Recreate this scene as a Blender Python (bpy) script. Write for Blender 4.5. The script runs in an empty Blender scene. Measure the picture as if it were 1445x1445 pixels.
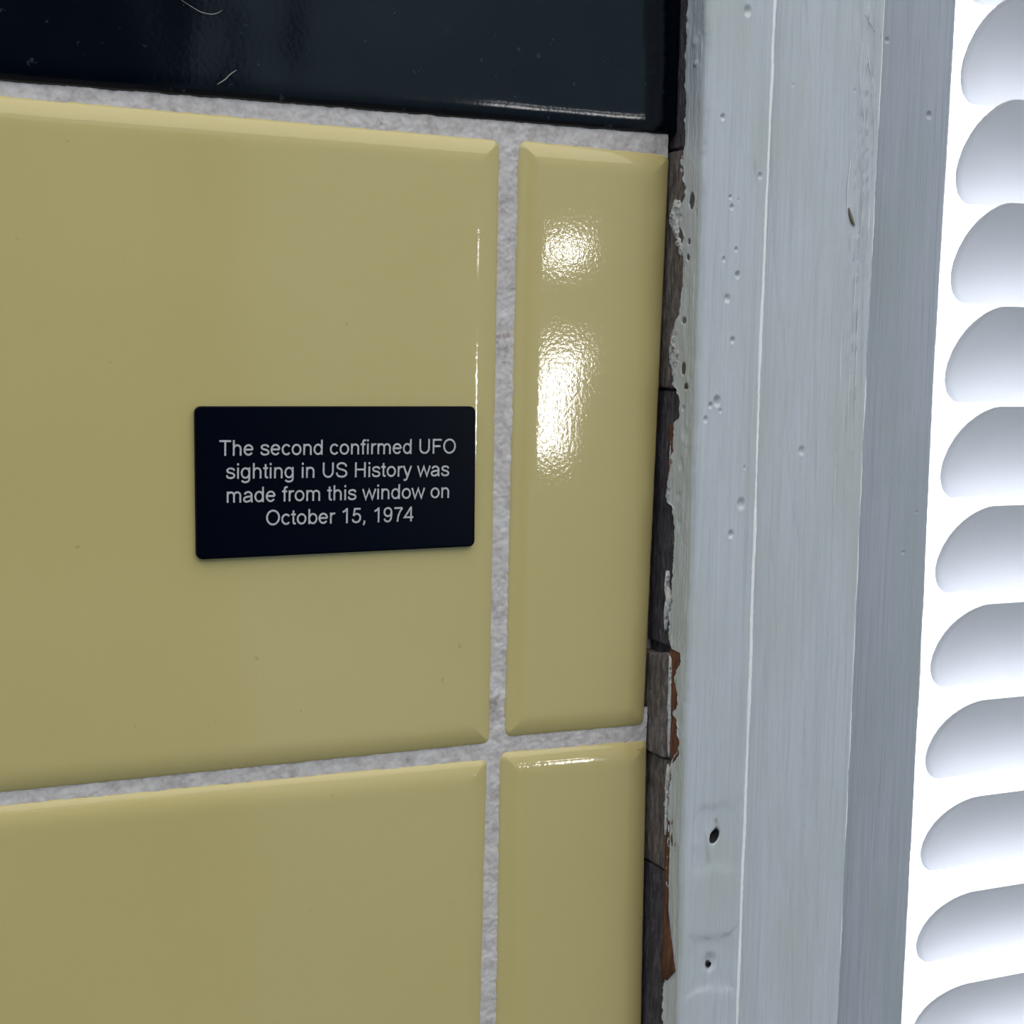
import bpy, math, random
import numpy as np
from mathutils import Matrix, Vector
random.seed(4)
RNG = np.random.RandomState(11)
sc = bpy.context.scene
COL = sc.collection
ZB = 1.35                      # height of the local origin above the floor (m); local units are millimetres

# ------------------------------------------------------------------ camera
YAW, PITCH, ROLL = 0.4463, 0.1074, 0.0224 - 0.0
CAM = np.array([-115.0989, -264.8975, 10.5772])
FPX = 2281.0
RT = np.array([0.9028, -0.4294, 0.0223]); UP = np.array([0.0261, 0.1063, 0.9940]); FW = np.array([0.4292, 0.8968, -0.1072])
FW = FW / np.linalg.norm(FW); RT = RT - FW * (RT @ FW); RT /= np.linalg.norm(RT); UP = np.cross(RT, FW)
cd = bpy.data.cameras.new('camera'); cam = bpy.data.objects.new('camera', cd); COL.objects.link(cam)
cd.sensor_width = 36; cd.lens = FPX / 1445 * 36; cd.clip_start = 0.005; cd.clip_end = 100
m = Matrix.Identity(4)
for i in range(3):
    m[i][0] = RT[i]; m[i][1] = UP[i]; m[i][2] = -FW[i]
m.translation = Vector((CAM[0] / 1000, CAM[1] / 1000, CAM[2] / 1000 + ZB))
cam.matrix_world = m
sc.camera = cam

# ------------------------------------------------------------------ world, lights, exposure
sc.view_settings.view_transform = 'Standard'; sc.view_settings.look = 'None'
sc.view_settings.gamma = 1; sc.view_settings.use_curve_mapping = False
sc.view_settings.exposure = 0.0
w = bpy.data.worlds.new('sky'); sc.world = w; w.use_nodes = True
w.node_tree.nodes['Background'].inputs[0].default_value = (0.86, 0.94, 1.0, 1)
wn = w.node_tree
_g = wn.nodes.new('ShaderNodeTexCoord'); _s = wn.nodes.new('ShaderNodeSeparateXYZ'); _m = wn.nodes.new('ShaderNodeMapRange')
_m.inputs['From Min'].default_value = -.06; _m.inputs['From Max'].default_value = .15; _m.inputs['To Min'].default_value = 2.6; _m.inputs['To Max'].default_value = 8.8
wn.links.new(_g.outputs['Generated'], _s.inputs[0]); wn.links.new(_s.outputs['Z'], _m.inputs['Value'])   # overcast sky over paler ground
wn.links.new(_m.outputs['Result'], wn.nodes['Background'].inputs[1])

def ray(U, V):
    return FW + RT * (U - 722.5) / FPX - UP * (V - 722.5) / FPX
def hY(U, V, y=0.0):
    d = ray(U, V); return CAM + d * (y - CAM[1]) / d[1]
def hP(U, V, P, n):
    d = ray(U, V); n = np.array(n, float); return CAM + d * ((np.array(P) - CAM) @ n) / (d @ n)

def area(name, loc_mm, target_mm, sx, sy, power, col):
    L = bpy.data.lights.new(name, 'AREA'); L.shape = 'RECTANGLE'; L.size = sx; L.size_y = sy; L.energy = power; L.color = col
    o = bpy.data.objects.new(name, L); COL.objects.link(o)
    a = Vector((loc_mm[0] / 1000, loc_mm[1] / 1000, loc_mm[2] / 1000 + ZB)); b = Vector((target_mm[0] / 1000, target_mm[1] / 1000, target_mm[2] / 1000 + ZB))
    o.location = a; o.rotation_euler = (b - a).to_track_quat('-Z', 'Y').to_euler()
    return o
def mirror_pos(U, V, dist):
    P = hY(U, V); d = ray(U, V).copy(); d /= np.linalg.norm(d); d[1] = -d[1]
    return P + d * dist, P
p1, t1 = mirror_pos(774, 565, 1500.); area('vanity lamp', p1, t1, .024, .125, .42, (1, .98, .97))
p2, t2 = mirror_pos(774, 352, 1500.); area('vanity lamp upper', p2, t2, .022, .024, .09, (1, .98, .97))
cl = area('ceiling lamp', (-20, -1090, 1035), (-20, -1090, 0), 2.4, 2.1, 31, (1, .945, .88))

# ------------------------------------------------------------------ helpers
def mat(name, color, rough=.5, **k):
    M = bpy.data.materials.new(name); M.use_nodes = True
    b = M.node_tree.nodes['Principled BSDF']
    b.inputs['Base Color'].default_value = (*color, 1); b.inputs['Roughness'].default_value = rough
    for a, v in k.items(): b.inputs[a].default_value = v
    return M
def nd(M, t, **k):
    n = M.node_tree.nodes.new(t)
    for a, v in k.items():
        if a in n.inputs: n.inputs[a].default_value = v
        else: setattr(n, a, v)
    return n
def lk(M, a, b): M.node_tree.links.new(a, b)
def coords(M, scale=(1, 1, 1)):
    g = nd(M, 'ShaderNodeNewGeometry'); mp = nd(M, 'ShaderNodeMapping'); mp.inputs['Scale'].default_value = scale
    lk(M, g.outputs['Position'], mp.inputs['Vector']); return mp.outputs['Vector']
def ramp(M, fac, stops):
    r = nd(M, 'ShaderNodeValToRGB'); e = r.color_ramp.elements
    while len(e) < len(stops): e.new(.5)
    for i, (p, c) in enumerate(stops): e[i].position = p; e[i].color = (*c, 1)
    lk(M, fac, r.inputs['Fac']); return r.outputs['Color']
def bsdf(M): return M.node_tree.nodes['Principled BSDF']
def noise(M, sc_, scale=(1, 1, 1), detail=3, rough=.5):
    n = nd(M, 'ShaderNodeTexNoise', Scale=sc_, Detail=detail, Roughness=rough); lk(M, coords(M, scale), n.inputs['Vector']); return n.outputs['Fac']
def bump(M, fac, dist, strength=1, prev=None):
    b = nd(M, 'ShaderNodeBump', Strength=strength, Distance=dist); lk(M, fac, b.inputs['Height'])
    if prev is not None: lk(M, prev, b.inputs['Normal'])
    lk(M, b.outputs['Normal'], bsdf(M).inputs['Normal']); return b.outputs['Normal']

def s2l(r, g, b):
    f = lambda c: c / 12.92 if c <= .04045 else ((c + .055) / 1.055) ** 2.4
    return (f(r / 255), f(g / 255), f(b / 255))

# glazed cream tile
M_TILE = mat('cream glaze', (.60, .50, .235), .05)
b = bsdf(M_TILE); b.inputs['IOR'].default_value = 1.5
c = ramp(M_TILE, noise(M_TILE, 14, detail=2), [(.35, (.56, .468, .20)), (.65, (.59, .488, .22))])
mx = nd(M_TILE, 'ShaderNodeMix', data_type='RGBA'); mx.inputs['B'].default_value = (.20, .15, .07, 1)
sp = ramp(M_TILE, noise(M_TILE, 260, detail=2, rough=.6), [(.72, (0, 0, 0)), (.78, (1, 1, 1))])
ms = nd(M_TILE, 'ShaderNodeMath', operation='MULTIPLY'); lk(M_TILE, sp, ms.inputs[0]); ms.inputs[1].default_value = .45
lk(M_TILE, ms.outputs[0], mx.inputs['Factor']); lk(M_TILE, c, mx.inputs['A']); lk(M_TILE, mx.outputs['Result'], b.inputs['Base Color'])
n1 = bump(M_TILE, noise(M_TILE, 22, detail=1), .00045)
bump(M_TILE, noise(M_TILE, 1300, detail=2), .000009, prev=n1)

M_DARK = mat('black glaze', (.0012, .0035, .0065), .12); bsdf(M_DARK).inputs['Specular IOR Level'].default_value = .42
d = ramp(M_DARK, noise(M_DARK, 420, detail=3, rough=.7), [(.645, (.0003, .0022, .0065)), (.78, (.035, .06, .08))])
lk(M_DARK, d, bsdf(M_DARK).inputs['Base Color'])
n1 = bump(M_DARK, noise(M_DARK, 25, detail=2), .0013)
bump(M_DARK, noise(M_DARK, 1100, detail=2), .000012, prev=n1)

M_GROUT = mat('grout', (.42, .40, .41), .9)
c = ramp(M_GROUT, noise(M_GROUT, 420, detail=5, rough=.7), [(.28, (.40, .355, .355)), (.5, (.59, .55, .55)), (.72, (.70, .67, .665))])
c2 = nd(M_GROUT, 'ShaderNodeMix', data_type='RGBA'); c2.inputs['B'].default_value = (.17, .12, .09, 1)
lk(M_GROUT, ramp(M_GROUT, noise(M_GROUT, 150, detail=4, rough=.7), [(.62, (0, 0, 0)), (.75, (.7, .7, .7))]), c2.inputs['Factor'])
lk(M_GROUT, c, c2.inputs['A']); lk(M_GROUT, c2.outputs['Result'], bsdf(M_GROUT).inputs['Base Color'])
bump(M_GROUT, noise(M_GROUT, 1400, detail=5, rough=.7), .00005)

def paint(name, base, dark):
    M = mat(name, base, .24)
    f1 = noise(M, 1, scale=(1500, 1500, 28), detail=4, rough=.65)
    c = ramp(M, f1, [(.30, dark), (.50, base), (.75, tuple(min(1, x * 1.06) for x in base))])
    mx = nd(M, 'ShaderNodeMix', data_type='RGBA'); mx.inputs['B'].default_value = (base[0] * .92, base[1] * .94, base[2] * .88, 1)
    lk(M, ramp(M, noise(M, 1, scale=(90, 90, 22), detail=3), [(.45, (0, 0, 0)), (.65, (1, 1, 1))]), mx.inputs['Factor'])
    lk(M, c, mx.inputs['A']); lk(M, mx.outputs['Result'], bsdf(M).inputs['Base Color'])
    b1 = bump(M, f1, .00028)
    bump(M, noise(M, 1, scale=(4200, 4200, 220), detail=2), .00005, prev=b1)
    return M
M_PAINT = paint('grey white gloss paint', (.575, .60, .65), (.51, .535, .59))

M_PAINT_SHADE = paint('shaded grey gloss paint', (.44, .465, .53), (.37, .395, .455))  # same paint darkened: shade on the stop board put into the colour

def woodm(name, a, b_, c_):
    M = mat(name, b_, .8)
    col = ramp(M, noise(M, 1, scale=(900, 900, 260), detail=6, rough=.75), [(.30, a), (.50, b_), (.72, c_)])
    lk(M, col, bsdf(M).inputs['Base Color'])
    bump(M, noise(M, 1, scale=(2500, 2500, 500), detail=5, rough=.7), .0004)
    return M
M_GLINT = mat('painted highlight white', (.93, .93, .94), .15)  # lit look of arrises and wrinkles put into a near-white colour
M_WOOD = woodm('weathered brown wood', (.035, .027, .028), (.14, .112, .105), (.34, .29, .28))
M_WOOD2 = woodm('dark stained wood', (.012, .012, .02), (.060, .050, .062), (.17, .145, .16))
M_RUST = woodm('red brown primer', (.05, .014, .006), (.15, .052, .025), (.25, .11, .06))
M_FLAKE = mat('paint crust', (.50, .48, .46), .6)
bump(M_FLAKE, noise(M_FLAKE, 1300, detail=4, rough=.6), .0006)
lk(M_FLAKE, ramp(M_FLAKE, noise(M_FLAKE, 1200, detail=3, rough=.6), [(.30, (.16, .14, .13)), (.40, (.58, .56, .55)), (.7, (.76, .75, .74))]), bsdf(M_FLAKE).inputs['Base Color'])
M_SLAT = mat('white enamelled slat', (.72, .71, .74), .6); bsdf(M_SLAT).inputs['Specular IOR Level'].default_value = .25
M_PLAQUE = mat('black satin plaque', (.0003, .0015, .0062), .25); bsdf(M_PLAQUE).inputs['Specular IOR Level'].default_value = .07
bump(M_PLAQUE, noise(M_PLAQUE, 1, scale=(200, 200, 6000), detail=2), .000008)
M_LET = mat('engraved silver letters', (.40, .40, .42), .55)
lk(M_LET, ramp(M_LET, noise(M_LET, 1, scale=(2500, 2500, 9000), detail=2), [(.35, (.38, .38, .39)), (.65, (.60, .60, .62))]), bsdf(M_LET).inputs['Base Color'])
M_WALL = mat('pale wall paint', (.46, .60, .70), .8); bump(M_WALL, noise(M_WALL, 80, detail=4), .0004)
M_PLASTER = mat('plaster', (.45, .43, .41), .9); bump(M_PLASTER, noise(M_PLASTER, 200, detail=4), .0006)
M_PANEL = mat('dark door paint', (.004, .004, .005), .6); bump(M_PANEL, noise(M_PANEL, 60, scale=(1, 1, .1)), .0003)
M_FLOOR = mat('floor sheet', (.20, .17, .14), .6)
lk(M_FLOOR, ramp(M_FLOOR, noise(M_FLOOR, 30, detail=4), [(.3, (.16, .13, .11)), (.7, (.25, .21, .17))]), bsdf(M_FLOOR).inputs['Base Color'])
M_HOLE_SHADE = mat('nail hole shade', (.006, .006, .008), .8)
M_LINT = mat('grey lint', (.35, .33, .30), .9)
M_CHIP = mat('brown debris', (.20, .16, .12), .7)
M_CORD = mat('white cord', (.7, .7, .7), .8)
M_GLASS = bpy.data.materials.new('window glass'); M_GLASS.use_nodes = True
nt = M_GLASS.node_tree; nt.nodes.clear()
o_ = nt.nodes.new('ShaderNodeOutputMaterial'); t_ = nt.nodes.new('ShaderNodeBsdfTransparent'); g_ = nt.nodes.new('ShaderNodeBsdfGlossy'); g_.inputs['Roughness'].default_value = .03
x_ = nt.nodes.new('ShaderNodeMixShader'); lw_ = nt.nodes.new('ShaderNodeLayerWeight'); lw_.inputs[0].default_value = .5; pw_ = nt.nodes.new('ShaderNodeMath'); pw_.operation = 'POWER'; pw_.inputs[1].default_value = 5; nt.links.new(lw_.outputs['Facing'], pw_.inputs[0]); f_ = nt.nodes.new('ShaderNodeMath'); f_.operation = 'MULTIPLY_ADD'; f_.inputs[1].default_value = .92; f_.inputs[2].default_value = .04; nt.links.new(pw_.outputs[0], f_.inputs[0])
nt.links.new(f_.outputs[0], x_.inputs[0]); nt.links.new(t_.outputs[0], x_.inputs[1]); nt.links.new(g_.outputs[0], x_.inputs[2]); nt.links.new(x_.outputs[0], o_.inputs[0])

def link(name, verts, faces, material, parent=None, smooth=True):
    """verts in local millimetres"""
    v = np.asarray(verts, dtype=np.float64).reshape(-1, 3) / 1000.0; v[:, 2] += ZB
    me = bpy.data.meshes.new(name)
    if isinstance(faces, np.ndarray):
        nf, k = faces.shape
        me.vertices.add(len(v)); me.vertices.foreach_set('co', v.ravel())
        me.loops.add(nf * k); me.loops.foreach_set('vertex_index', faces.ravel().astype(np.int32))
        me.polygons.add(nf); me.polygons.foreach_set('loop_start', (np.arange(nf) * k).astype(np.int32))
        me.update(calc_edges=True); me.validate()
    else:
        me.from_pydata(v.tolist(), [], faces); me.update()
    if smooth: me.polygons.foreach_set('use_smooth', [True] * len(me.polygons))
    me.materials.append(material)
    o = bpy.data.objects.new(name, me); COL.objects.link(o)
    if parent is not None: o.parent = parent
    return o
def gridf(nr, nc, flip=False):
    i = np.arange(nr - 1)[:, None] * nc + np.arange(nc - 1)[None, :]
    q = np.stack([i, i + 1, i + nc + 1, i + nc], -1).reshape(-1, 4)
    return q[:, ::-1].copy() if flip else q
def vn(x, z, seed):
    """smooth value noise on arrays, unit lattice"""
    r = np.random.RandomState(seed).rand(256, 256)
    xi = np.floor(x).astype(int); zi = np.floor(z).astype(int); fx = x - xi; fz = z - zi
    fx = fx * fx * (3 - 2 * fx); fz = fz * fz * (3 - 2 * fz)
    g = lambda a, b: r[a % 256, b % 256]
    return (g(xi, zi) * (1 - fx) + g(xi + 1, zi) * fx) * (1 - fz) + (g(xi, zi + 1) * (1 - fx) + g(xi + 1, zi + 1) * fx) * fz - .5
def box(name, x0, x1, y0, y1, z0, z1, material, parent=None, bev=0.0):
    e = bev
    vs, fs = [], []
    if e <= 0:
        vs = [(x, y, z) for z in (z0, z1) for y in (y0, y1) for x in (x0, x1)]
        fs = [(0, 2, 3, 1), (4, 5, 7, 6), (0, 1, 5, 4), (2, 6, 7, 3), (0, 4, 6, 2), (1, 3, 7, 5)]
        return link(name, vs, fs, material, parent, False)
    import bmesh
    bm = bmesh.new(); bmesh.ops.create_cube(bm, size=1)
    for v in bm.verts: v.co = Vector(((x0 + x1) / 2 + v.co.x * (x1 - x0), (y0 + y1) / 2 + v.co.y * (y1 - y0), (z0 + z1) / 2 + v.co.z * (z1 - z0)))
    bmesh.ops.bevel(bm, geom=bm.edges[:], offset=e, segments=2, affect='EDGES')
    bm.verts.index_update()
    vs = [tuple(v.co) for v in bm.verts]; fs = [[v.index for v in f.verts] for f in bm.faces]; bm.free()
    return link(name, vs, fs, material, parent, False)
def empty(name, x=0, y=0, z=0):
    o = bpy.data.objects.new(name, None); COL.objects.link(o); o.empty_display_size = .02
    o.location = (x / 1000, y / 1000, z / 1000 + ZB); return o
def adopt(o, parent):
    o.parent = parent; o.matrix_parent_inverse = Matrix.Translation(-parent.location)
def structure(o): o['kind'] = 'structure'; return o
def tag(o, label, cat, group=None):
    o['label'] = label; o['category'] = cat
    if group: o['group'] = group
    return o

# ------------------------------------------------------------------ the room shell
FLOOR, CEIL = -1350, 1050
WX0, WX1, WZ0, WZ1 = 108.5, 700, -560, 420        # window opening
XL, XR, YB = -1300, 1250, -2200
structure(box('floor', XL - 100, XR + 100, YB - 100, 100, FLOOR - 60, FLOOR, M_FLOOR))
structure(box('ceiling', XL - 100, XR + 100, YB - 100, 100, CEIL, CEIL + 60, M_WALL))
structure(box('wall_left', XL - 80, XL, YB, 100, FLOOR, CEIL, M_WALL))
structure(box('wall_right', XR, XR + 80, YB, 100, FLOOR, CEIL, M_WALL))
structure(box('wall_back', XL - 80, XR + 80, YB - 80, YB, FLOOR, CEIL, M_WALL))
# wall with the window: one mesh of four blocks round the opening
def blocks(name, bl, material):
    vs, fs = [], []
    for (x0, x1, y0, y1, z0, z1) in bl:
        k = len(vs); vs += [(x, y, z) for z in (z0, z1) for y in (y0, y1) for x in (x0, x1)]
        fs += [tuple(k + i for i in f) for f in [(0, 2, 3, 1), (4, 5, 7, 6), (0, 1, 5, 4), (2, 6, 7, 3), (0, 4, 6, 2), (1, 3, 7, 5)]]
    return link(name, vs, fs, material, None, False)
WALL = structure(blocks('wall_front', [(XL, WX0, 5, 100, FLOOR, CEIL), (WX1, XR, 5, 100, FLOOR, CEIL),
                                      (WX0, WX1, 5, 100, FLOOR, WZ0), (WX0, WX1, 5, 100, WZ1, CEIL)], M_PLASTER))
# dark door added before the back wall, unseen, so the left tiles mirror black
panel = structure(box('panel_1', -420, 560, YB + 2, YB + 42, FLOOR + 5, FLOOR + 2050, M_PANEL, None, 4))

# ------------------------------------------------------------------ tiles
def rounded_rings(quad, R, prof, face_y=0.0, back=5.0, nc=10, wob=0.05, seed=0, ne=60):
    """quad: TL, TR, BR, BL as (x, z); prof: list of (inset, y)"""
    TLq, TRq, BRq, BLq = [np.array(p, float) for p in quad]
    Wd = np.linalg.norm(TRq - TLq); Ht = np.linalg.norm(BLq - TLq)
    def ring(ins):
        r = max(R - ins, .25); pts = []
        cs = [(Wd - ins - r, Ht - ins - r, 0), (ins + r, Ht - ins - r, 90), (ins + r, ins + r, 180), (Wd - ins - r, ins + r, 270)]
        for k, (cx, cz, a0) in enumerate(cs):
            arc = [(cx + r * math.cos(math.radians(a0 + 90 * i / nc)), cz + r * math.sin(math.radians(a0 + 90 * i / nc))) for i in range(nc + 1)]
            pts += arc
            nx = cs[(k + 1) % 4]; na = math.radians(a0 + 90)
            e = (nx[0] + r * math.cos(na), nx[1] + r * math.sin(na)); s = arc[-1]
            pts += [(s[0] + (e[0] - s[0]) * j / ne, s[1] + (e[1] - s[1]) * j / ne) for j in range(1, ne)]
        return np.array(pts)
    rings = []; n = None
    for ins, y in prof:
        p = ring(ins); n = len(p)
        u = p[:, :1] / Wd; v = p[:, 1:] / Ht
        q = (BLq * (1 - u) + BRq * u) * (1 - v) + (TLq * (1 - u) + TRq * u) * v
        wv = wob * (vn(q[:, 0] * .9, q[:, 1] * .9, seed) + .5 * vn(q[:, 0] * 3, q[:, 1] * 3, seed + 1)) * (1 if ins < .5 else .3)
        rings.append(np.stack([q[:, 0] + wv, np.full(n, y), q[:, 1] + wv], 1))
    V = np.concatenate(rings); F = []
    for k in range(len(prof) - 1):
        a = np.arange(n); b_ = (a + 1) % n
        F += np.stack([k * n + a, k * n + b_, (k + 1) * n + b_, (k + 1) * n + a], 1)[:, ::-1].tolist()
    # crowned centre: shrink rings to the middle
    c = V[-n:].mean(0)
    last = rings[-1]; y0 = prof[-1][1]
    base = len(V); extra = []
    for f in (.85, .6, .3):
        r2 = c + (last - c) * f; r2[:, 1] = y0; extra.append(r2)
    V = np.concatenate([V] + extra + [np.array([[c[0], y0, c[2]]])])
    for k in range(3):
        a = np.arange(n); b_ = (a + 1) % n; s = len(prof) - 1 + k
        F += np.stack([s * n + a, s * n + b_, (s + 1) * n + b_, (s + 1) * n + a], 1)[:, ::-1].tolist()
    ci = len(V) - 1; s = len(prof) + 2
    F += [(s * n + (i + 1) % n, s * n + i, ci) for i in range(n)]
    return V, F
def cushion(w, drop, edge=1.5, steps=14):
    p = [(0.0, 5.0), (0.0, drop + edge), (.10, drop + edge * .55), (.30, drop + edge * .22), (.6, drop)]
    for i in range(1, steps + 1):
        t = i / steps; p.append((.6 + (w - .6) * t, drop * (1 - t) ** 2.7))
    return p
def tile(quad, material=None, label=None, prof=None, tilt=(0, 0), seed=0, R=1.6, wob=.1):
    V, F = rounded_rings(quad, R, prof or cushion(5.3, .9), seed=seed, wob=wob)
    c = V.mean(0); V[:, 1] += (V[:, 0] - c[0]) * tilt[0] + (V[:, 2] - c[2]) * tilt[1]
    o = link('tile', V, F, material or M_TILE, WALL)
    if label: o['label'] = label
    return o
def q(*px): return [(hY(u, v)[0], hY(u, v)[2]) for u, v in px]
def ext(p, a, x):   # point on the line p->a at the given x
    t = (x - p[0]) / (a[0] - p[0]); return (x, p[1] + (a[1] - p[1]) * t)
def extz(p, a, z):
    t = (z - p[1]) / (a[1] - p[1]); return (p[0] + (a[0] - p[0]) * t, z)
At0, At1, Ab0, Ab1 = q((0, 131), (711, 195), (0, 1124), (696, 1053))
Ax = At1[0] - 108.3
A = [ext(At1, At0, Ax), At1, Ab1, ext(Ab1, Ab0, Ax)]
tile(A, seed=1, tilt=(.0, .0))
B = q((734, 194.5), (951, 216), (914, 1027), (713, 1044.5))
tile(B, seed=3, prof=[(i if i < .6 else i, y) for i, y in cushion(5.3, .9)], tilt=(0, 0), R=1.8)
Ct0, Ct1, Cb = q((0, 1137), (693, 1071), (683, 1445))
Cx = Ax - .8
C_ = [ext(Ct1, Ct0, Cx), Ct1, extz(Ct1, Cb, Ct1[1] - 108.3), (Cx, Ct1[1] - 108.3)]
tile(C_, seed=5)
Dt0, Dt1, Db0, Db1 = q((707, 1062), (919, 1044), (701, 1445), (911, 1445))
D = [Dt0, Dt1, extz(Dt1, Db1, Dt1[1] - 108.0), extz(Dt0, Db0, Dt0[1] - 108.0)]
tile(D, seed=7, R=1.8)
K0, K1, Kr = q((0, 114), (962, 192), (965, 0))
K = [(K1[0] - 152, 99.5), (Kr[0] + .1, 99.5), K1, ext(K1, K0, K1[0] - 152)]
dprof = cushion(4.2, .7)
tile(K, M_DARK, 'glossy black glazed border tile', prof=dprof, seed=9, R=1.0, wob=.2)
tile([(K[0][0] - 155, 99.8), (K[0][0] - 3, 99.8), (K[3][0] - 3, K[3][1] + .3), (K[0][0] - 155, K[3][1] + .4)], M_DARK, 'glossy black glazed border tile', prof=dprof, seed=10, R=1.0)
# neighbours just outside the frame
for j, (zt, zb) in enumerate([(A[0][1], A[3][1]), (C_[0][1], C_[3][1])]):
    x1 = min(A[0][0], C_[0][0]) - 2.6
    tile([(x1 - 108, zt + .3), (x1, zt), (x1, zb), (x1 - 108, zb + .3)], seed=20 + j)
zt = C_[2][1] - 2.8
for j, (x0, x1) in enumerate([(Cx - 110.6, Cx - 2.6), (Cx, C_[2][0]), (D[3][0], D[2][0])]):
    tile([(x0, zt), (x1, zt), (x1, zt - 108), (x0, zt - 108)], seed=30 + j)

# grout: one continuous bed with fine relief, dense along the joints in view
def grout_patch(x0, x1, z0, z1, step, seed, ramp_right=False):
    nx = max(2, int((x1 - x0) / step)); nz = max(2, int((z1 - z0) / step))
    X, Z = np.meshgrid(np.linspace(x0, x1, nx), np.linspace(z0, z1, nz))
    Y = 1.2 + .22 * vn(X * .5, Z * .5, seed) + .22 * vn(X * 2.2, Z * 2.2, seed + 1) + .07 * vn(X * 6, Z * 6, seed + 2)
    return np.stack([X, Y, Z], -1).reshape(-1, 3), gridf(nz, nx)
GV, GF = [], []; k = 0
zj = K1[1]; xs = (A[1][0], B[0][0])
for (x0, x1, z0, z1, s) in [(-80, 42.9, 42, 52, .28), (5.0, 15.0, -125, 42, .3), (-80, 5, -84, -58, .32), (15, 42.3, -72, -60, .28)]:
    V, F = grout_patch(x0, x1, z0, z1, s, 41); GV.append(V); GF.append(F + k); k += len(V)
V, F = grout_patch(-330, -80, -290, 99, 3, 41); GV.append(V); GF.append(F + k); k += len(V)
V, F = grout_patch(-80, 42.3, -290, -125, 3, 41); GV.append(V); GF.append(F + k)
link('grout', np.concatenate(GV), np.concatenate(GF), M_GROUT, WALL)
box('plaster_strip', XL, 45, 1.5, 5, 99.6, CEIL, M_WALL, WALL)
box('plaster_strip', WX1 + 62, XR, 1.5, 5, FLOOR, CEIL, M_WALL, WALL)
box('plaster_strip', XL, -330, 1.5, 5, FLOOR, 99.6, M_WALL, WALL)
box('plaster_strip', -330, 43, 1.5, 5, FLOOR, -289, M_WALL, WALL)

# ------------------------------------------------------------------ window casing (left): wood edge, three painted boards
TRIM = structure(empty('trim_1', 60, 0, 0))
zc = np.array([-119.3, -71.2, -17.7, 27.5, 71.1]); xcv = np.array([44.1, 43.5, 43.45, 43.0, 42.6])
YF = -12.0
def xcorner(z): return np.interp(z, zc, xcv)
XBASE = 43.75
nrm = (12.0, (43.4 - XBASE), 0)      # plane of the left face
def wpt(u, v, off=0.0): return hP(u, v, (XBASE - off, 0, 0), nrm)
edge_px = [(975,-60),(975,0),(972,60),(971,100),(970,150),(970,200),(969,212),(968,222),(967,236),(970,245),(967,255),(971,264),(972,275),(969,283),
 (964,290),(961,300),(962,320),(966,330),(969,336),(966,345),(964,353),(967,362),(967,372),(966,400),(964,430),(961,446),(957,455),(951,470),(945.5,498),(950,520),(953,537),(952,543),
 (957,548),(961,560),(960.5,590),(954,597),(953,620),(950,650),(947,670),(943,695),(945,708),(951,714),(954,740),(953,775),(951,800),(950,830),(948,860),(946,885),(945,900),
 (949,915),(962,920),(964,930),(959,942),(953,955),(957,975),(959,990),(957,1000),(950,1008),(958,1016),(959,1040),(957,1062),(949,1074),(947.5,1090),(946,1130),(944.5,1180),(943,1230),(941,1290),(940,1328),
 (950,1370),(940,1380),(936,1400),(934,1445),(933,1520)]
ep = np.array([wpt(u, v) for u, v in edge_px]); o_ = np.argsort(ep[:, 2]); EZ, EY = ep[o_, 2], ep[o_, 1]
rust_lo, rust_hi = wpt(950, 1073)[2], wpt(950, 917)[2]

def rows(step=.21, z0=-128., z1=78.):
    n = int((z1 - z0) / step)
    return np.concatenate([np.linspace(WZ0 - 60, z0 - 2, 30), np.linspace(z0, z1, n), np.linspace(z1 + 2, WZ1 + 60, 30)])
def streaks(X, Z, seed, amp=1.0):
    h = .16 * vn(X * .45 + .25 * vn(Z * .02 + 9, X * .0 + 1, seed + 7) * 4, Z * .016, seed) + .085 * vn(X * 1.5 + .3 * vn(X * .1, Z * .05, seed + 8), Z * .035, seed + 1) + .055 * vn(X * 3.6, Z * .06, seed + 2)
    h = h + .05 * vn(X * .25, Z * .06, seed + 3)
    return h * amp
def pits(X, Z, Y0, plist):
    """plist: (u, v, radius_mm, depth_mm) at the face plane; returns depth into the wood"""
    D = np.zeros_like(X)
    for (u, v, r, dep) in plist:
        P = hY(u, v, Y0); r = r * .72; d2 = ((X - P[0]) ** 2 + ((Z - P[2]) * .8) ** 2) / r ** 2
        D += dep * .8 * np.exp(-d2 ** 1.3) - dep * .07 * np.exp(-((np.sqrt(d2) - 1.5) / .45) ** 2)
    return D
Z = rows(); nr = len(Z)
# board 1: left face + rounded corner + front face + rounded arris + step
RC = 1.3
r1z = np.array([hY(u, v, YF)[2] for u, v in [(1097,0),(1076,500),(1060,1000),(1043,1445)]])[::-1]
r1x = np.array([hY(u, v, YF)[0] for u, v in [(1097,0),(1076,500),(1060,1000),(1043,1445)]])[::-1]
r2x = np.array([hY(u, v, -9.0)[0] for u, v in [(1250,0),(1225,500),(1203,1000),(1183,1445)]])[::-1]
r3x = np.array([hY(u, v, 0.0)[0] for u, v in [(1349.5,0),(1320,500),(1297,1000),(1273,1445)]])[::-1]
xr1 = np.interp(Z, r1z, r1x) + .12 * vn(Z * .25, Z * 0, 77) + .05 * vn(Z * 1.3, Z * 0, 78)
xr2 = np.interp(Z, r1z, r2x) + .12 * vn(Z * .2, Z * 0, 79) + .10 * vn(Z * 1.1, Z * 0, 80)
xr3 = np.interp(Z, r1z, r3x) + .10 * vn(Z * .15, Z * 0, 81) + .08 * vn(Z * .9, Z * 0, 82)
ye = np.interp(Z, EZ, EY) + .45 * vn(Z * 1.1, Z * 0, 55) + .35 * vn(Z * 3.1, Z * 0, 56) + .2 * vn(Z * 7.3, Z * 0, 57)
ye = np.clip(ye, YF + RC + .5, -.3)
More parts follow.
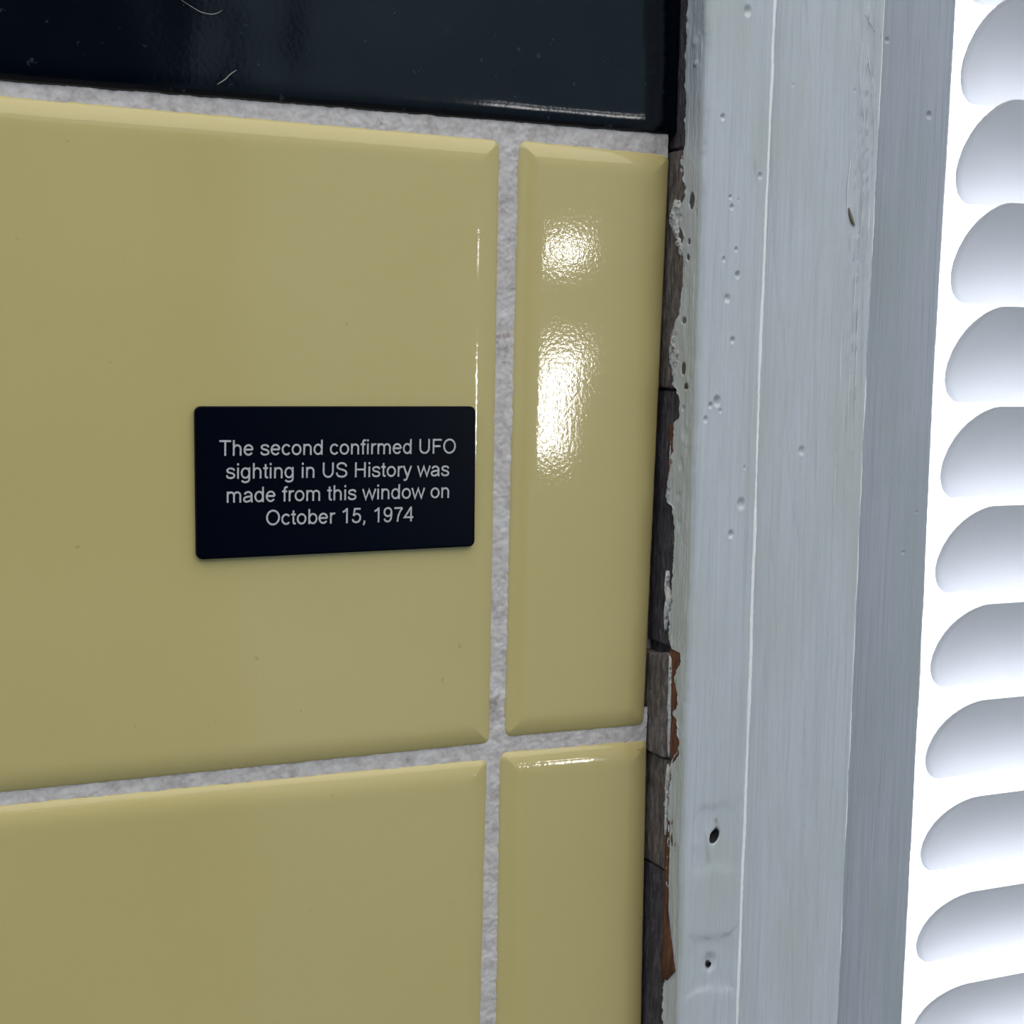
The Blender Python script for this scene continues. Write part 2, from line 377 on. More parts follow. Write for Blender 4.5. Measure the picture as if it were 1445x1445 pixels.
xc = xcorner(Z) + .15 * vn(Z * .12, Z * 0, 58)
cols = []
nl = 64
LPITS = [(978, 283, .75, 1.15, 2.2), (974, 341, .5, .4, 1.6), (972.5, 363, .5, .4, 1.6), (965, 520, .7, .9, 1.5), (966, 452, .6, .5, .9), (969, 545, .7, .6, .5), (958, 700, .9, .8, .3), (964, 576, .35, .4, 1.2), (985, 90, .9, .5, -.35), (984, 60, .9, .8, -.3), (961, 655, .9, 1.2, .35), (958, 740, .8, 1.0, .3), (966, 610, .9, 1.3, .3)]
for i in range(nl):
    t = i / (nl - 1); y = ye + t * (YF + RC - ye)
    X_ = XBASE + (xc - XBASE) * (y / YF)
    h = .34 + .40 * vn(y * .55, Z * .22, 61) * .6 + .10 * vn(y * 2, Z * 1.2, 62) + .12 * vn(y * 1.8, Z * .1, 63)
    h = h + .30 * np.exp(-(i / 5.) ** 2) * (vn(Z * .9, Z * 0 + 3, 64) + .2)
    hm = np.maximum(h, .12)
    for (pu, pv, pry, prz, pd) in LPITS:
        q_ = wpt(pu, pv, .3); hm = hm - pd * np.exp(-((((y - q_[1]) / pry) ** 2 + ((Z - q_[2]) / prz) ** 2) ** 1.5))
    cols.append((X_ - hm, y))
skirt = (cols[0][0] + .6, cols[0][1] + .05)
cols.insert(0, skirt)
lastx = cols[-1][0]
for i in range(1, 9):
    a = math.radians(90 * i / 8); xx = lastx + RC * (1 - math.cos(a)); yy = (YF + RC) - RC * math.sin(a)
    cols.append((xx, yy + 0 * Z))
xs0 = cols[-1][0]; nf = 78
P1 = [(1055,15,.9,.5),(1020,165,.55,.5),(1031,278,.35,.45),(1042,282,.3,.3),(1033,292,.5,.5),(1039,352,.4,.5),(1022,366,.45,.5),(1041,388,.65,.65),(1027,421,.7,.5),(1034,480,.6,.5),(1073,248,.6,.4),
      (1012,566,.9,.7),(1003,572,.5,.6),(996,592,.6,.45),(1046,711,1.0,.55),(1031,754,.7,.55),(1017,580,.4,.4),(1051,660,.35,.3),(1010,1178,1.15,.1),(1003,1358,1.7,.55)]
EDx = np.array([0.0]); 
for i in range(1, nf + 1):
    t = i / nf; X_ = xs0 + t * (xr1 - 1.1 - xs0)
    D = pits(X_, Z, YF, P1)
    # shallow filled recess round the two nail holes
    for (u, v, wx, wz, dd) in [(1012,1182,5.0,6.0,.22),(1003,1360,5.0,5.4,.30)]:
        c_ = hY(u, v, YF); s_ = np.maximum(np.abs(X_ - c_[0]) / wx, np.abs(Z - c_[2]) / wz)
        D = D + dd * .95 / (1 + np.exp((s_ - 1 + .25 * vn(X_ * .5, Z * .5, 99)) * 12))
    for (u, v, rx, rz, tl) in [(1009.5,1180.5,.72,1.05,.25),(1001.5,1362,.38,.42,0)]:
        c_ = hY(u, v, YF); a_ = X_ - c_[0]; b_ = Z - c_[2]; s_ = np.sqrt(((a_ - b_ * tl) / rx) ** 2 + (b_ / rz) ** 2)
        D = D + 4.5 / (1 + np.exp((s_ - 1) * 9))
    for (u, v, du, L_, am) in [(1000,1195,.35,3.2,-.35),(1012,1168,.35,1.5,.35),(1066,250,.25,3,.25)]:
        c_ = hY(u, v, YF); D = D + am * np.exp(-((X_ - c_[0] + (Z - c_[2]) * .15) / du) ** 2 - ((Z - c_[2]) / L_) ** 4)
    fade = np.minimum(1, i / 5.) * np.minimum(1, (nf - i) / 3. + .15)
    # groove near the arris and one along the middle
    g = .22 * np.exp(-((X_ - (xr1 - 2.3)) / .35) ** 2) + .14 * np.exp(-((X_ - (xr1 - 7.5 - (Z + 120) * .008)) / .35) ** 2)
    cols.append((X_, YF + (streaks(X_, Z, 90, 1.5) + g) * fade + D))
for i in range(1, 8):
    a = math.radians(90 * i / 7); cols.append((xr1 - 1.1 + 1.1 * math.sin(a), YF + 1.1 - 1.1 * math.cos(a) + 0 * Z))
cols.append((xr1 + .05, 0 * Z - 6.0))
def colmesh(name, cols, material, parent):
    V = np.stack([np.stack([c_[0] + 0 * Z, c_[1] + 0 * Z, Z], 1) for c_ in cols], 1)
    o = link(name, V.reshape(-1, 3), gridf(nr, len(cols)), material, None); adopt(o, parent); return o
colmesh('back_band', cols, M_PAINT, TRIM)
for (u, v, rx, rz) in [(1009.5, 1180.5, .72, 1.05), (1001.5, 1362, .38, .42)]:
    c_ = hY(u, v, YF); nn_ = 20
    Vn = [(c_[0] + rx * f_ * math.cos(2 * math.pi * i / nn_) + .25 * rz * f_ * math.sin(2 * math.pi * i / nn_), YF + yy, c_[2] + rz * f_ * math.sin(2 * math.pi * i / nn_)) for f_, yy in ((1.25, .25), (1.0, .6), (.7, 1.0), (.05, 1.2)) for i in range(nn_)]
    Fn = [(k_ * nn_ + i, k_ * nn_ + (i + 1) % nn_, (k_ + 1) * nn_ + (i + 1) % nn_, (k_ + 1) * nn_ + i) for k_ in range(3) for i in range(nn_)]
    adopt(link('nail_hole', Vn, Fn, M_HOLE_SHADE, None), TRIM)  # near-black cup in each hole, its inner shade put into colour
# board 2
cols = [(xr1 - .6, 0 * Z - 7.5), (xr1 - .3, 0 * Z - 9.0)]; Y2 = -9.0; nf = 110
P2 = [(1131,636,.8,.55),(1118,120,.35,.25),(1206,128,.3,.3),(1246,53,.7,.5)]
for i in range(nf + 1):
    t = i / nf; X_ = xr1 + .1 + t * (xr2 - .6 - xr1 - .1)
    h = streaks(X_, Z, 110, 1.3)
    wr = np.exp(-((xr2 - 3.0 - X_) / 3.2) ** 2) * (1 / (1 + np.exp(-(Z + 12) / 14)))
    rid = np.abs(vn(X_ * 1.0 + .03 * Z + 1.0 * vn(Z * .03, Z * 0, 121), Z * .014, 120)) * 2
    h = h - wr * (.50 * (1 - np.minimum(1, rid * 4)) - .10)
    rid2 = np.abs(vn(X_ * .33 + .02 * Z, Z * .018, 124)) * 2
    h = h + .16 * (1 - np.minimum(1, rid2 * 9)) * (X_ < xr2 - 5)
    fade = np.minimum(1, (nf - i) / 3. + .2)
    cols.append((X_, Y2 + h * fade + pits(X_, Z, Y2, P2)))
for i in range(1, 7):
    a = math.radians(90 * i / 6); cols.append((xr2 - .6 + .6 * math.sin(a), Y2 + .6 - .6 * math.cos(a) + 0 * Z))
cols.append((xr2 + .05, 0 * Z + 4.0))
colmesh('casing_board', cols, M_PAINT, TRIM)
# board 3 (stop)
cols = [(xr2 - .4, 0 * Z + 2.6)]; Y3 = 0.0; nf = 78
P3 = [(1258,55,.6,.5),(1312,162,.7,.6),(1276,780,.4,.3),(1294,723,.3,.3)]
for i in range(nf + 1):
    t = i / nf; X_ = xr2 + .08 + t * (xr3 - .45 - xr2)
    h = streaks(X_, Z, 140, 1.3)
    crk = np.exp(-((X_ - xr2 - 4.6 + .3 * vn(Z * .2, Z * 0, 143)) / .25) ** 2) * (vn(Z * .5, Z * 0, 144) > -.12) * np.exp(-((Z - 34) / 14) ** 4)
    crk2 = np.exp(-((X_ - xr2 - 1.3) / .35) ** 2) * np.exp(-((Z - 18) / 20) ** 4)
    fade = np.minimum(1, (nf - i) / 3. + .2)
    cols.append((X_, Y3 + 2.5 * (1 - t) ** 1.2 + (h + .5 * crk + .3 * crk2) * fade + pits(X_, Z, Y3, P3)))
for i in range(1, 7):
    a = math.radians(90 * i / 6); cols.append((xr3 - .45 + .45 * math.sin(a), Y3 + .45 - .45 * math.cos(a) + 0 * Z))
cols.append((xr3 + .02, 0 * Z + 3.4))
colmesh('stop_board', cols, M_PAINT_SHADE, TRIM)
def edge_glint(xr, yc, rad, seed, jit):  # white strip along an arris, standing in for window light caught there
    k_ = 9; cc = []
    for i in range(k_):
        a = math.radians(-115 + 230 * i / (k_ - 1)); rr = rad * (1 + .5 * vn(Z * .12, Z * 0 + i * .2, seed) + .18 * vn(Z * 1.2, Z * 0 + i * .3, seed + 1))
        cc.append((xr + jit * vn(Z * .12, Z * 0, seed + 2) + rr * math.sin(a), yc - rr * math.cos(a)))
    colmesh('glint_strip', cc, M_GLINT, TRIM)
edge_glint(xr1 - .5, YF + .5, .52, 400, .10)
edge_glint(xr2 - .28, Y2 + .40, .30, 410, .25)
edge_glint(xr3 - .20, Y3 + .30, .26, 420, .12)
# sash track behind the stop: thin pale strip that just shows past the edge
cols = [(xr3 - 1.0, 0 * Z + 3.2), (xr3 + 1.15 + .35 * vn(Z * .05, Z * 0, 150), 0 * Z + 3.4 + .2 * vn(Z * .6, Z * 0, 151)), (xr3 + 1.4 + .35 * vn(Z * .05, Z * 0, 150) + .25 * (vn(Z * .12, Z * 0, 152)), 0 * Z + 3.8), (xr3 + .4, 0 * Z + 40)]
colmesh('jamb_edge', cols, M_PAINT, TRIM)
adopt(box('jamb', 98, 108.2, 3.6, 60, WZ0 + 0, WZ1, M_PAINT), TRIM)

ysolid = wpt(945, 980)[1] - .1
# bare wood side of the casing, four weathered lengths
def edge_strip(z0, z1, thick, material, seed, top_slant=0.0):
    ys = np.linspace(YF + 1.0, 4.5, 56); zs = np.linspace(z0, z1, max(6, int((z1 - z0) / .3)))
    Yg, Zg = np.meshgrid(ys, zs)
    X_ = XBASE + (xcorner(Zg) - XBASE) * (np.minimum(Yg, 0) / YF) - thick * np.clip((Yg - (ysolid if thick > .5 else YF)) / (1.0 if thick > .5 else 5.), 0, 1)
    X_ = X_ + .5 * vn(Yg * .8, Zg * .25, seed) * .5 + .22 * vn(Yg * 2.5, Zg * .5, seed + 1) + .12 * vn(Yg * 5, Zg * 2, seed + 2)
    Zg = Zg + top_slant * np.clip((Yg + 8) / 8, 0, 1) * (Zg - z0) / (z1 - z0)
    X_[0, :] += 1.2; X_[-1, :] += 1.2
    o = link('edge_strip', np.stack([X_, Yg, Zg], -1).reshape(-1, 3), gridf(len(zs), len(ys), True), material, None); adopt(o, TRIM); return o
zA = wpt(930, 548)[2]; zB_ = wpt(922, 906)[2]; zC = wpt(920, 1060)[2]
edge_strip(46.2, 90, -.6, M_WOOD2, 200)
edge_strip(zA, 46.0, .15, M_WOOD, 203)
edge_strip(zB_, zA - .1, -.25, M_WOOD2, 206)
edge_strip(zC, zB_ - .1, 1.0, M_WOOD, 209, -1.5)
edge_strip(zC - 22, zC - .1, .15, M_WOOD, 212)
edge_strip(-135, zC - 22.1, -.1, M_WOOD2, 215)
adopt(box('casing_core', 44.8, 79, -5.5, 4.9, WZ0 - 60, WZ1 + 60, M_WOOD2), TRIM)

# exposed red brown primer, thick paint beads, thin slivers of paint (ragged flat pieces lying on the left face)
def flake(name, px, material, off, th, seed, jit=.10, dense=5):
    pts = []
    for i in range(len(px)):
        a = np.array(px[i], float); b_ = np.array(px[(i + 1) % len(px)], float)
        for k in range(dense):
            pts.append(a + (b_ - a) * k / dense + (RNG.rand(2) - .5) * jit * 7)
    P = np.array([wpt(u, v, off) for u, v in pts]); n = len(P); c_ = P.mean(0)
    inner = c_ + (P - c_) * .72; top = P.copy()
    P0 = P.copy(); P0[:, 0] += off + .4
    top[:, 0] -= th * .5; inner[:, 0] -= th * (1 + .5 * (RNG.rand(n) - .5)); cc = c_.copy(); cc[0] -= th
    V = np.concatenate([P0, top, inner, [cc]])
    F = []
    for i in range(n):
        j = (i + 1) % n
        F += [(i, j, n + j, n + i), (n + i, n + j, 2 * n + j, 2 * n + i), (2 * n + i, 2 * n + j, 3 * n)]
    o = link(name, V, F, material, None); adopt(o, TRIM); return o
flake('primer_patch', [(946,917),(958,917),(966,926),(961,945),(954,957),(961,985),(960,1000),(951,1010),(950,1030),(946,1000),(944,960)], M_RUST, .15, .12, 1)
flake('primer_patch', [(948,1010),(960,1014),(961,1045),(958,1066),(949,1078),(945,1060)], M_RUST, .15, .12, 2)
flake('primer_patch', [(943,1150),(946,1150),(944,1230),(942,1290),(951,1371),(940,1384),(934,1378),(936,1300),(939,1200)], M_RUST, .15, .1, 3)
flake('primer_patch', [(944,600),(950,600),(950,640),(945,690),(941,690),(944,640)], M_RUST, .15, .1, 4)
flake('paint_sliver', [(945,925),(947.5,930),(947,960),(946,1000),(944.5,1040),(944,1068),(942.5,1060),(944,1010),(942,1000),(944,960)], M_FLAKE, .35, .25, 5, .05)
flake('paint_sliver', [(942,1078),(944,1085),(942,1110),(940,1160),(938.5,1180),(940,1120),(939,1108)], M_FLAKE, .35, .25, 6, .05)
flake('paint_sliver', [(940,805),(942,812),(941,826),(945,845),(940,870),(938,890),(937,870),(942,845),(938,824)], M_FLAKE, .35, .2, 7, .06)
def bead(u, v, ry, rz, h, seed):
    c_ = wpt(u, v, .1); nu, nv = 26, 12; V = []; F = []
    for i in range(nv + 1):
        ph = math.pi / 2 * i / nv
        for j in range(nu):
            th = 2 * math.pi * j / nu; k = 1 + .35 * float(vn(np.array([math.cos(th) * 1.3 + 5]), np.array([math.sin(th) * 1.3 + 5 + i * .1]), seed)[0]) * 2
            V.append((c_[0] + .3 - (h + .3) * math.sin(ph) * (1 + .5 * float(vn(np.array([j * .9]), np.array([i * .9]), seed + 3)[0])), c_[1] + ry * k * math.cos(ph) * math.cos(th), c_[2] + rz * k * math.cos(ph) * math.sin(th)))
    for i in range(nv):
        for j in range(nu):
            F.append((i * nu + j, i * nu + (j + 1) % nu, (i + 1) * nu + (j + 1) % nu, (i + 1) * nu + j))
    o = link('paint_bead', V, F, M_FLAKE, None); adopt(o, TRIM)
for i, (u, v, a, b_, h) in enumerate([(966,222,.7,.6,.5),(969,258,.5,.9,.4),(950,312,.6,1.2,.7),(962,347,.8,.6,.8),(954,478,.7,1.0,.6),(949,500,.6,1.4,.5),(955,512,.7,1.0,.7),(947,640,.35,3.5,.25),(944,700,.8,.9,.5),(965,229,.9,1.0,.5),(963,240,.6,.7,.35),(967,253,.6,.5,.4),(958,293,1.9,1.9,.8),(954,305,1.4,1.9,.9),(963,302,1.6,2.0,.5),(955,318,1.2,1.7,.8),(957,329,.9,1.0,.7),(959,343,.9,.9,.7),(963,352,1.1,1.1,.6),(949,303,.35,.6,.5),
                                    (957,470,.9,1.6,.45),(952,487,1.2,2.3,.6),(957,505,1.2,2.6,.5),(953,525,.9,1.6,.55),(952,542,.4,.5,.5),(946,690,.8,1.8,.4),(950,668,.8,1.6,.35),(940.5,1134,.45,.9,.5),(949,905,.7,1.6,.3)]):
    bead(u, v, a, b_, h, 300 + i)

# remaining casing round the window (off frame): head, sill, right side
adopt(box('sill_board', 44, WX1 + 62, -30, 40, WZ0 - 22, WZ0, M_PAINT, None, 2), TRIM)
T2 = structure(box('trim_2', 44, WX1 + 62, -12, 4.9, WZ1, WZ1 + 62, M_PAINT, None, 1))
T3 = structure(box('trim_3', WX1, WX1 + 62, -12, 4.9, WZ0, WZ1, M_PAINT, None, 1))

# ------------------------------------------------------------------ window glass and sash
WIN = structure(empty('window_1', 400, 70, WZ0))
for nm, a in [('sash_rail', (WX0, WX1, 60, 85, WZ0, WZ0 + 40)), ('sash_rail', (WX0, WX1, 60, 85, WZ1 - 40, WZ1)), ('sash_stile', (WX0 - 8, WX0 + 6, 60, 85, WZ0, WZ1)), ('sash_stile', (WX1 - 25, WX1, 60, 85, WZ0, WZ1))]:
    adopt(box(nm, *a, M_PAINT, None, 1.5), WIN)
adopt(box('pane', WX0 + 6, WX1 - 25, 71, 73, WZ0 + 40, WZ1 - 40, M_GLASS), WIN)

# ------------------------------------------------------------------ mini blind
BL = empty('mini_blind', 400, 17, WZ0 + 20)
tag(BL, 'white horizontal slat blind hanging in the window beside the painted casing, slats tilted half shut', 'blind')
SX1 = 672.0; PITCH_S = 22.0
A0 = np.array([10.0, -2.05]); B0 = np.array([23.5, -23.55])     # (y, z) of upper room-side edge and lower outer edge
def slat_mesh():
    L_ = np.linalg.norm(B0 - A0); d_ = (B0 - A0) / L_; nrm_ = np.array([-d_[1], d_[0]])   # towards the outside/up
    if nrm_[0] > 0: pass
    ss = np.array([0, .25, .7, 1.3, 2.2, 3.4, 5, 7, 9.5, 12.7, 15.9, 18.4, 20.4, 22, 23.2, 24.1, 24.7, 25.15, 25.4])
    e = np.minimum(ss, 25.4 - ss)
    xe = np.interp(e, [0, .25, .7, 1.3, 2.2, 3.4, 5, 7, 9.5, 12.7], [134.8, 133.4, 132.6, 131.7, 130.7, 129.9, 129.0, 128.3, 127.8, 127.6])
    V = []; th = .11
    fr = [0, .004, .012, .03, .08, .2, .5, .8, 1.0]
    cr = 1.5 * (1 - ((ss - 12.7) / 12.7) ** 2)
    for side in (0, 1):
        for s_, x_, c_ in zip(ss, xe, cr):
            P = A0 + d_ * s_ - nrm_ * 0 + np.array([nrm_[0], nrm_[1]]) * (c_ + side * th * 2)
            x1_ = SX1 + 127.6 - x_
            for f in fr: V.append((x_ + (x1_ - x_) * f, P[0], P[1]))
    n = len(ss); k = len(fr); F = []
    for i in range(n - 1):
        for j in range(k - 1):
            a = i * k + j; F.append((a, a + 1, a + k + 1, a + k)); b2 = a + n * k; F.append((b2, b2 + k, b2 + k + 1, b2 + 1))
    loop = [j for j in range(k)] + [i * k + k - 1 for i in range(1, n)] + [(n - 1) * k + j for j in range(k - 2, -1, -1)] + [i * k for i in range(n - 2, 0, -1)]
    for a, b2 in zip(loop, loop[1:] + loop[:1]): F.append((b2, a, a + n * k, b2 + n * k))
    return V, F
V, F = slat_mesh()
base = link('slat', V, F, M_SLAT, None); base.data.name = 'slat'
kmin = int((WZ0 + 45 - B0[1]) // PITCH_S) + 1; kmax = int((WZ1 - 45 - A0[1]) // PITCH_S)
for k_ in range(kmin, kmax + 1):
    o = base if k_ == 0 else bpy.data.objects.new('slat', base.data)
    if k_ != 0: COL.objects.link(o)
    o.parent = BL; o.matrix_parent_inverse = Matrix.Translation(-BL.location)
    o.location = (0, random.uniform(-.15, .15) / 1000, k_ * PITCH_S / 1000 + random.uniform(-.25, .25) / 1000)
adopt(box('head_rail', 128, 672, 3, 30, WZ1 - 30, WZ1 - 2, M_SLAT, None, 1.5), BL)
adopt(box('bottom_rail', 128, 672, 6, 28, WZ0 + 18, WZ0 + 30, M_SLAT, None, 3), BL)
for cx in (215, 400, 585):
    for cy in (7.5, 27.0):
        adopt(box('ladder_cord', cx - .6, cx + .6, cy - .5, cy + .5, WZ0 + 24, WZ1 - 25, M_CORD), BL)

# ------------------------------------------------------------------ plaque
pc = [hY(275.5, 573.5, -1.0), hY(671.5, 573.5, -1.0), hY(670, 771, -1.0), hY(278, 790, -1.0)]
x0p = (pc[0][0] + pc[3][0]) / 2; x1p = (pc[1][0] + pc[2][0]) / 2; ztp = (pc[0][2] + pc[1][2]) / 2; zbp = (pc[2][2] + pc[3][2]) / 2
PL = empty('plaque', (x0p + x1p) / 2, -.1, zbp)
tag(PL, 'small black rectangular plaque with silver engraved text, stuck to the large cream tile', 'plaque')
Vp, Fp = rounded_rings([(pc[0][0], pc[0][2]), (pc[1][0], pc[1][2]), (pc[2][0], pc[2][2]), (pc[3][0], pc[3][2])], 1.1, [(0, 0), (0, -.85), (.06, -.96), (.18, -1.0), (.4, -1.0)], wob=0.0, ne=8)
o = link('plate', Vp, Fp, M_PLAQUE, None); adopt(o, PL)
o2 = link('adhesive_pad', [(x, y, z) for z in (zbp + 2, ztp - 2) for y in (-.05, .02) for x in (x0p + 2, x1p - 2)], [(0, 2, 3, 1), (4, 5, 7, 6), (0, 1, 5, 4), (2, 6, 7, 3), (0, 4, 6, 2), (1, 3, 7, 5)], M_PLAQUE, None, False); adopt(o2, PL)

# single-stroke sans lettering, em units
def arc(cx, cy, rx, ry, a0, a1, n=22):
    return [(cx + rx * math.cos(math.radians(a0 + (a1 - a0) * i / n)), cy + ry * math.sin(math.radians(a0 + (a1 - a0) * i / n))) for i in range(n + 1)]
def spl(pts, n=7):
    p = [pts[0]] + list(pts) + [pts[-1]]; out = []
    for i in range(1, len(p) - 2):
        for k in range(n):
            t = k / n; r = []
            for d_ in (0, 1):
                a, b_, c_, e_ = p[i - 1][d_], p[i][d_], p[i + 1][d_], p[i + 2][d_]
                r.append(.5 * (2 * b_ + (c_ - a) * t + (2 * a - 5 * b_ + 4 * c_ - e_) * t * t + (3 * b_ - a - 3 * c_ + e_) * t ** 3))
            out.append(tuple(r))
    out.append(p[-1]); return out
def ell(cx, cy, rx, ry): return arc(cx, cy, rx, ry, 0, 360, 36)
XH = .479
G = {
 ' ': (.278, []),
 'T': (.611, [[(.02,.674),(.59,.674)], [(.305,0),(.305,.674)]]),
 'h': (.556, [[(.108,0),(.108,.716)], arc(.277,.31,.168,.17,180,0) + [(.445,0)]]),
 'n': (.556, [[(.108,0),(.108,.519)], arc(.277,.31,.168,.17,180,0) + [(.445,0)]]),
 'm': (.833, [[(.108,0),(.108,.519)], arc(.262,.325,.154,.155,180,0) + [(.416,0)], arc(.57,.325,.154,.155,180,0) + [(.724,0)]]),
 'r': (.333, [[(.108,0),(.108,.519)], arc(.268,.29,.16,.19,180,68)]),
 'e': (.556, [[(.075,.275),(.478,.275)] , arc(.277,.26,.2,.222,4,325,30)]),
 'c': (.5, [arc(.268,.26,.195,.222,38,322,28)]),
 'o': (.556, [ell(.278,.26,.202,.222)]),
 'd': (.556, [[(.448,0),(.448,.716)], ell(.258,.26,.188,.222)]),
 'b': (.556, [[(.108,0),(.108,.716)], ell(.298,.26,.188,.222)]),
 'g': (.556, [[(.446,.519),(.446,-.02)], arc(.256,-.03,.19,.135,0,-158,18), ell(.258,.26,.188,.222)]),
 'a': (.556, [arc(.272,.335,.172,.146,165,0,16) + [(.445,.12),(.455,.05),(.478,.0)], spl([(.445,.30),(.36,.275),(.2,.252),(.1,.21),(.072,.14),(.1,.068),(.19,.032),(.3,.05),(.395,.105),(.44,.19)])]),
 's': (.5, [spl([(.43,.375),(.375,.455),(.25,.48),(.13,.45),(.088,.378),(.13,.308),(.25,.272),(.385,.225),(.43,.14),(.38,.063),(.25,.036),(.115,.068),(.062,.165)])]),
 't': (.278, [[(.138,.665),(.138,.13),(.15,.07),(.19,.045),(.262,.045)], [(.02,XH),(.255,XH)]]),
 'f': (.278, [[(.135,0),(.135,.57),(.148,.635),(.19,.675),(.285,.676)], [(.012,XH),(.262,XH)]]),
 'i': (.222, [[(.111,0),(.111,.519)], [(.111,.615),(.111,.716)]]),
 'U': (.722, [[(.122,.716)] + arc(.361,.28,.239,.245,180,360,24) + [(.6,.716)]]),
 'F': (.611, [[(.125,0),(.125,.716)], [(.125,.674),(.565,.674)], [(.125,.362),(.505,.362)]]),
 'O': (.778, [ell(.389,.358,.302,.325)]),
 'S': (.667, [spl([(.57,.51),(.53,.61),(.43,.668),(.32,.68),(.2,.655),(.125,.59),(.112,.51),(.16,.44),(.28,.395),(.42,.355),(.54,.295),(.585,.2),(.55,.11),(.455,.048),(.33,.032),(.2,.058),(.11,.13),(.078,.235)])]),
 'H': (.722, [[(.125,0),(.125,.716)], [(.6,0),(.6,.716)], [(.125,.368),(.6,.368)]]),
 'y': (.5, [[(.05,.519),(.252,.02)], [(.455,.519),(.252,-.02),(.205,-.125),(.15,-.165),(.055,-.155)]]),
 'w': (.722, [[(.03,.519),(.19,.03),(.361,.48),(.53,.03),(.695,.519)]]),
 '1': (.556, [[(.335,0),(.335,.716)], [(.335,.69),(.25,.60),(.115,.53)]]),
 '5': (.556, [[(.485,.672),(.185,.672),(.12,.34)], spl([(.12,.34),(.19,.41),(.28,.432),(.4,.4),(.468,.31),(.465,.17),(.4,.07),(.27,.03),(.135,.068),(.068,.18)])]),
 ',': (.278, [[(.14,.10),(.14,-.01),(.09,-.115)]]),
 '9': (.556, [ell(.272,.482,.19,.198), spl([(.462,.48),(.462,.33),(.43,.15),(.35,.05),(.25,.028),(.14,.07),(.085,.16)])]),
 '7': (.556, [[(.06,.665),(.49,.665)], spl([(.485,.66),(.36,.48),(.27,.25),(.235,0)])]),
 '4': (.556, [[(.405,0),(.405,.716)], [(.395,.68),(.06,.205),(.525,.205)]]),
}
def stroke(VV, FF, pts, ox, oz, ang, em, yy, hw=.0435, sx=1.0):
    P = np.array(pts, float); closed = np.linalg.norm(P[0] - P[-1]) < 1e-6
    n = len(P); L = []; R_ = []
    for i in range(n):
        if closed: a = P[(i - 1) % (n - 1)]; c_ = P[(i + 1) % (n - 1)]
        else: a = P[max(i - 1, 0)]; c_ = P[min(i + 1, n - 1)]
        t1 = P[i] - a; t2 = c_ - P[i]
        if np.linalg.norm(t1) < 1e-9: t1 = t2
        if np.linalg.norm(t2) < 1e-9: t2 = t1
        t1 = t1 / np.linalg.norm(t1); t2 = t2 / np.linalg.norm(t2); t = t1 + t2; t = t / max(np.linalg.norm(t), 1e-6)
        nn = np.array([-t[1], t[0]]); k_ = min(1 / max(abs(nn @ np.array([-t2[1], t2[0]])), .35), 2.2)
        L.append(P[i] + nn * hw * k_); R_.append(P[i] - nn * hw * k_)
    ca, sa = math.cos(ang), math.sin(ang)
    def T(p, y): x_, z_ = p[0] * em * sx, p[1] * em; return (ox + x_ * ca - z_ * sa, y, oz + x_ * sa + z_ * ca)
    b0 = len(VV)
    for l, r in zip(L, R_): VV += [T(l, yy), T(r, yy), T(l, -.99), T(r, -.99)]
    for i in range(n - 1):
        a = b0 + 4 * i; c_ = a + 4
        FF += [(a, a + 1, c_ + 1, c_), (a, c_, c_ + 2, a + 2), (a + 1, a + 3, c_ + 3, c_ + 1)]
    if not closed:
        a = b0; c_ = b0 + 4 * (n - 1); FF += [(a, a + 2, a + 3, a + 1), (c_, c_ + 1, c_ + 3, c_ + 2)]
LINES = [('The second confirmed UFO', (309.5, 643.3), (643, 639.8)), ('sighting in US History was', (319, 675.8), (633.5, 671.8)),
         ('made from this window on', (320, 709.6), (633.5, 702.5)), ('October 15, 1974', (375.5, 741.3), (583, 735.6))]
VV, FF = [], []
for li, (txt, pa, pb) in enumerate(LINES):
    a = hY(*pa, -1.02); b_ = hY(*pb, -1.02)
    adv = sum(G[c_][0] for c_ in txt); lsb = {'T': .02, 's': .03, 'm': .065, 'O': .045}[txt[0]]; rsb = {'O': .045, 's': .035, 'n': .07, '4': .03}[txt[-1]]
    em = 2.61 / .716; dx = b_[0] - a[0]; ang = math.atan2(b_[2] - a[2], dx)
    sx = dx / ((adv - lsb - rsb) * em); x = a[0] - lsb * em * sx; z = a[2]
    for ch in txt:
        for si, s_ in enumerate(G[ch][1]): stroke(VV, FF, s_, x, z + (x - a[0]) * math.tan(ang), ang, em, -1.03 - .0006 * si, sx=sx)
        x += G[ch][0] * em * sx
o = link('lettering', VV, FF, M_LET, None, False); adopt(o, PL); o['label'] = 'silver engraved letters in four centred lines'

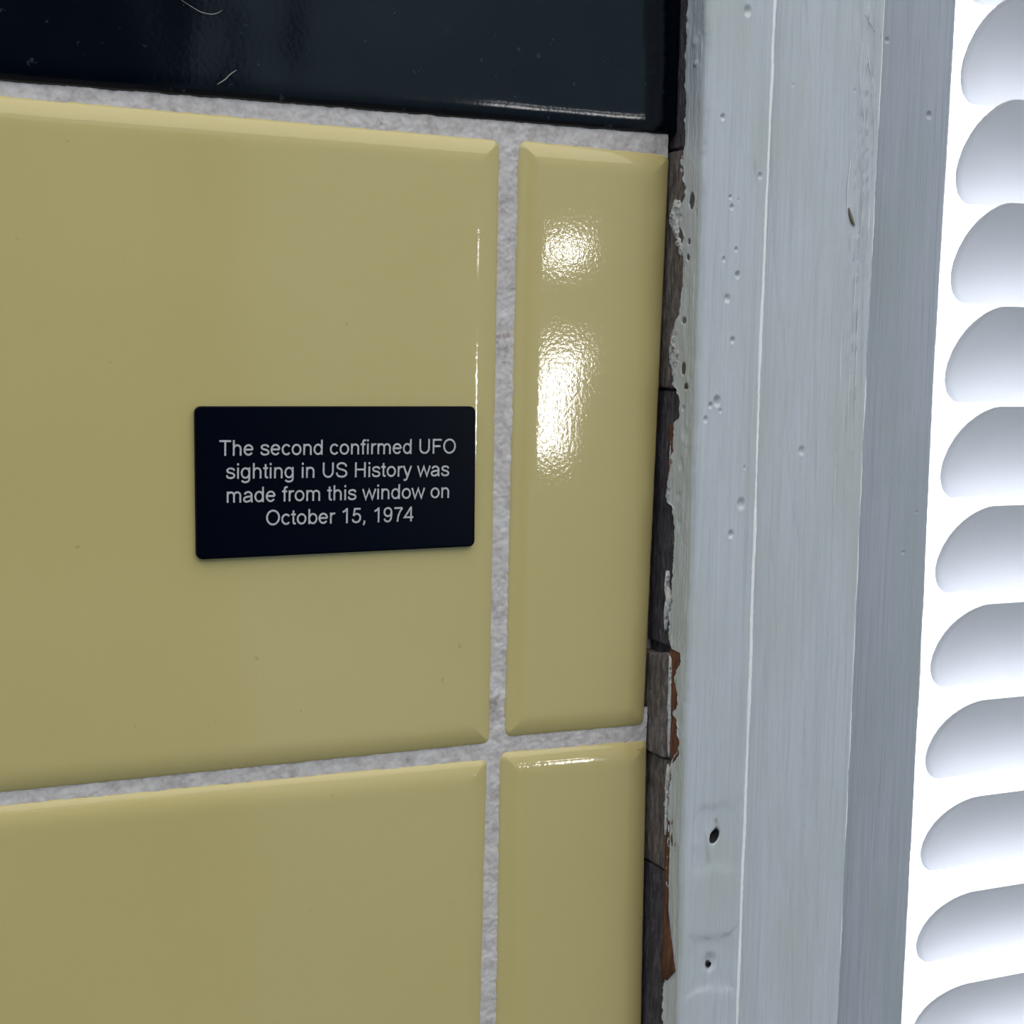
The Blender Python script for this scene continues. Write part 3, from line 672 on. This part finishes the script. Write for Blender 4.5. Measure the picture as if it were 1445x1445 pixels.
# ------------------------------------------------------------------ lint on the dark tile, debris on the casing
def fibre(name, px, r, y, label, cat, material):
    pts = spl([tuple(hY(u, v, y)) [0:3:2] for u, v in px], 5); n = len(pts); VV, FF = [], []
    for i, (x_, z_) in enumerate(pts):
        rr = r * (.35 + .65 * math.sin(math.pi * (i + .5) / n))
        for k_ in range(5):
            a = 2 * math.pi * k_ / 5; VV.append((x_ + rr * math.cos(a), y + .5 * rr * math.sin(a * 2), z_ + rr * math.sin(a)))
    for i in range(n - 1):
        for k_ in range(5): FF.append((i * 5 + k_, i * 5 + (k_ + 1) % 5, (i + 1) * 5 + (k_ + 1) % 5, (i + 1) * 5 + k_))
    o = link(name, VV, FF, material); o.data.transform(Matrix.Translation(-Vector(o.data.vertices[0].co))); 
    P = hY(*px[0], y); o.location = (P[0] / 1000, y / 1000, P[2] / 1000 + ZB)
    if cat: tag(o, label, cat)
    else: P_ = o.location.copy(); adopt(o, TRIM)
    return o
fibre('lint', [(307,119),(318,112),(325,105),(334,99)], .11, -.08, 'short grey lint fibre on the black tile just above the grout line', 'lint', M_LINT)
fibre('lint', [(256,0),(270,9),(284,17),(298,20),(308,18),(314,14)], .07, -.08, 'curved thin grey lint fibre near the top of the black tile', 'lint', M_LINT)
fibre('debris_flake', [(1199,294),(1201.5,304),(1204,312),(1206.5,318)], .36, -9.25, 'tiny brown sliver of debris stuck to the painted casing board', 'debris', M_CHIP)

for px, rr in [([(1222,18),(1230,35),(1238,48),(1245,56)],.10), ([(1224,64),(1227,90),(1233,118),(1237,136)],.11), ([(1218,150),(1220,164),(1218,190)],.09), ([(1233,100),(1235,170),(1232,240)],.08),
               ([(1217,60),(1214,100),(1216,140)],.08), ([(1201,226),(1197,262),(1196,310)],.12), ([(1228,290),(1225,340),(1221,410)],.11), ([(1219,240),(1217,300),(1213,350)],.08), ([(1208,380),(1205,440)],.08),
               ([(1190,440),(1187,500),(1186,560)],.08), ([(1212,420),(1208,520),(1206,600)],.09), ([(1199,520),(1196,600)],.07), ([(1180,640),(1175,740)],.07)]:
    fibre('paint_wrinkle', px, rr, -9.06, None, None, M_GLINT)
for px, rr in [([(1283,190),(1286,260),(1281,330),(1279,420)],.09), ([(1320,115),(1321,135),(1326,150)],.09), ([(1310,160),(1313,210)],.07)]:
    fibre('paint_wrinkle', px, rr, .75, None, None, M_PAINT_SHADE)
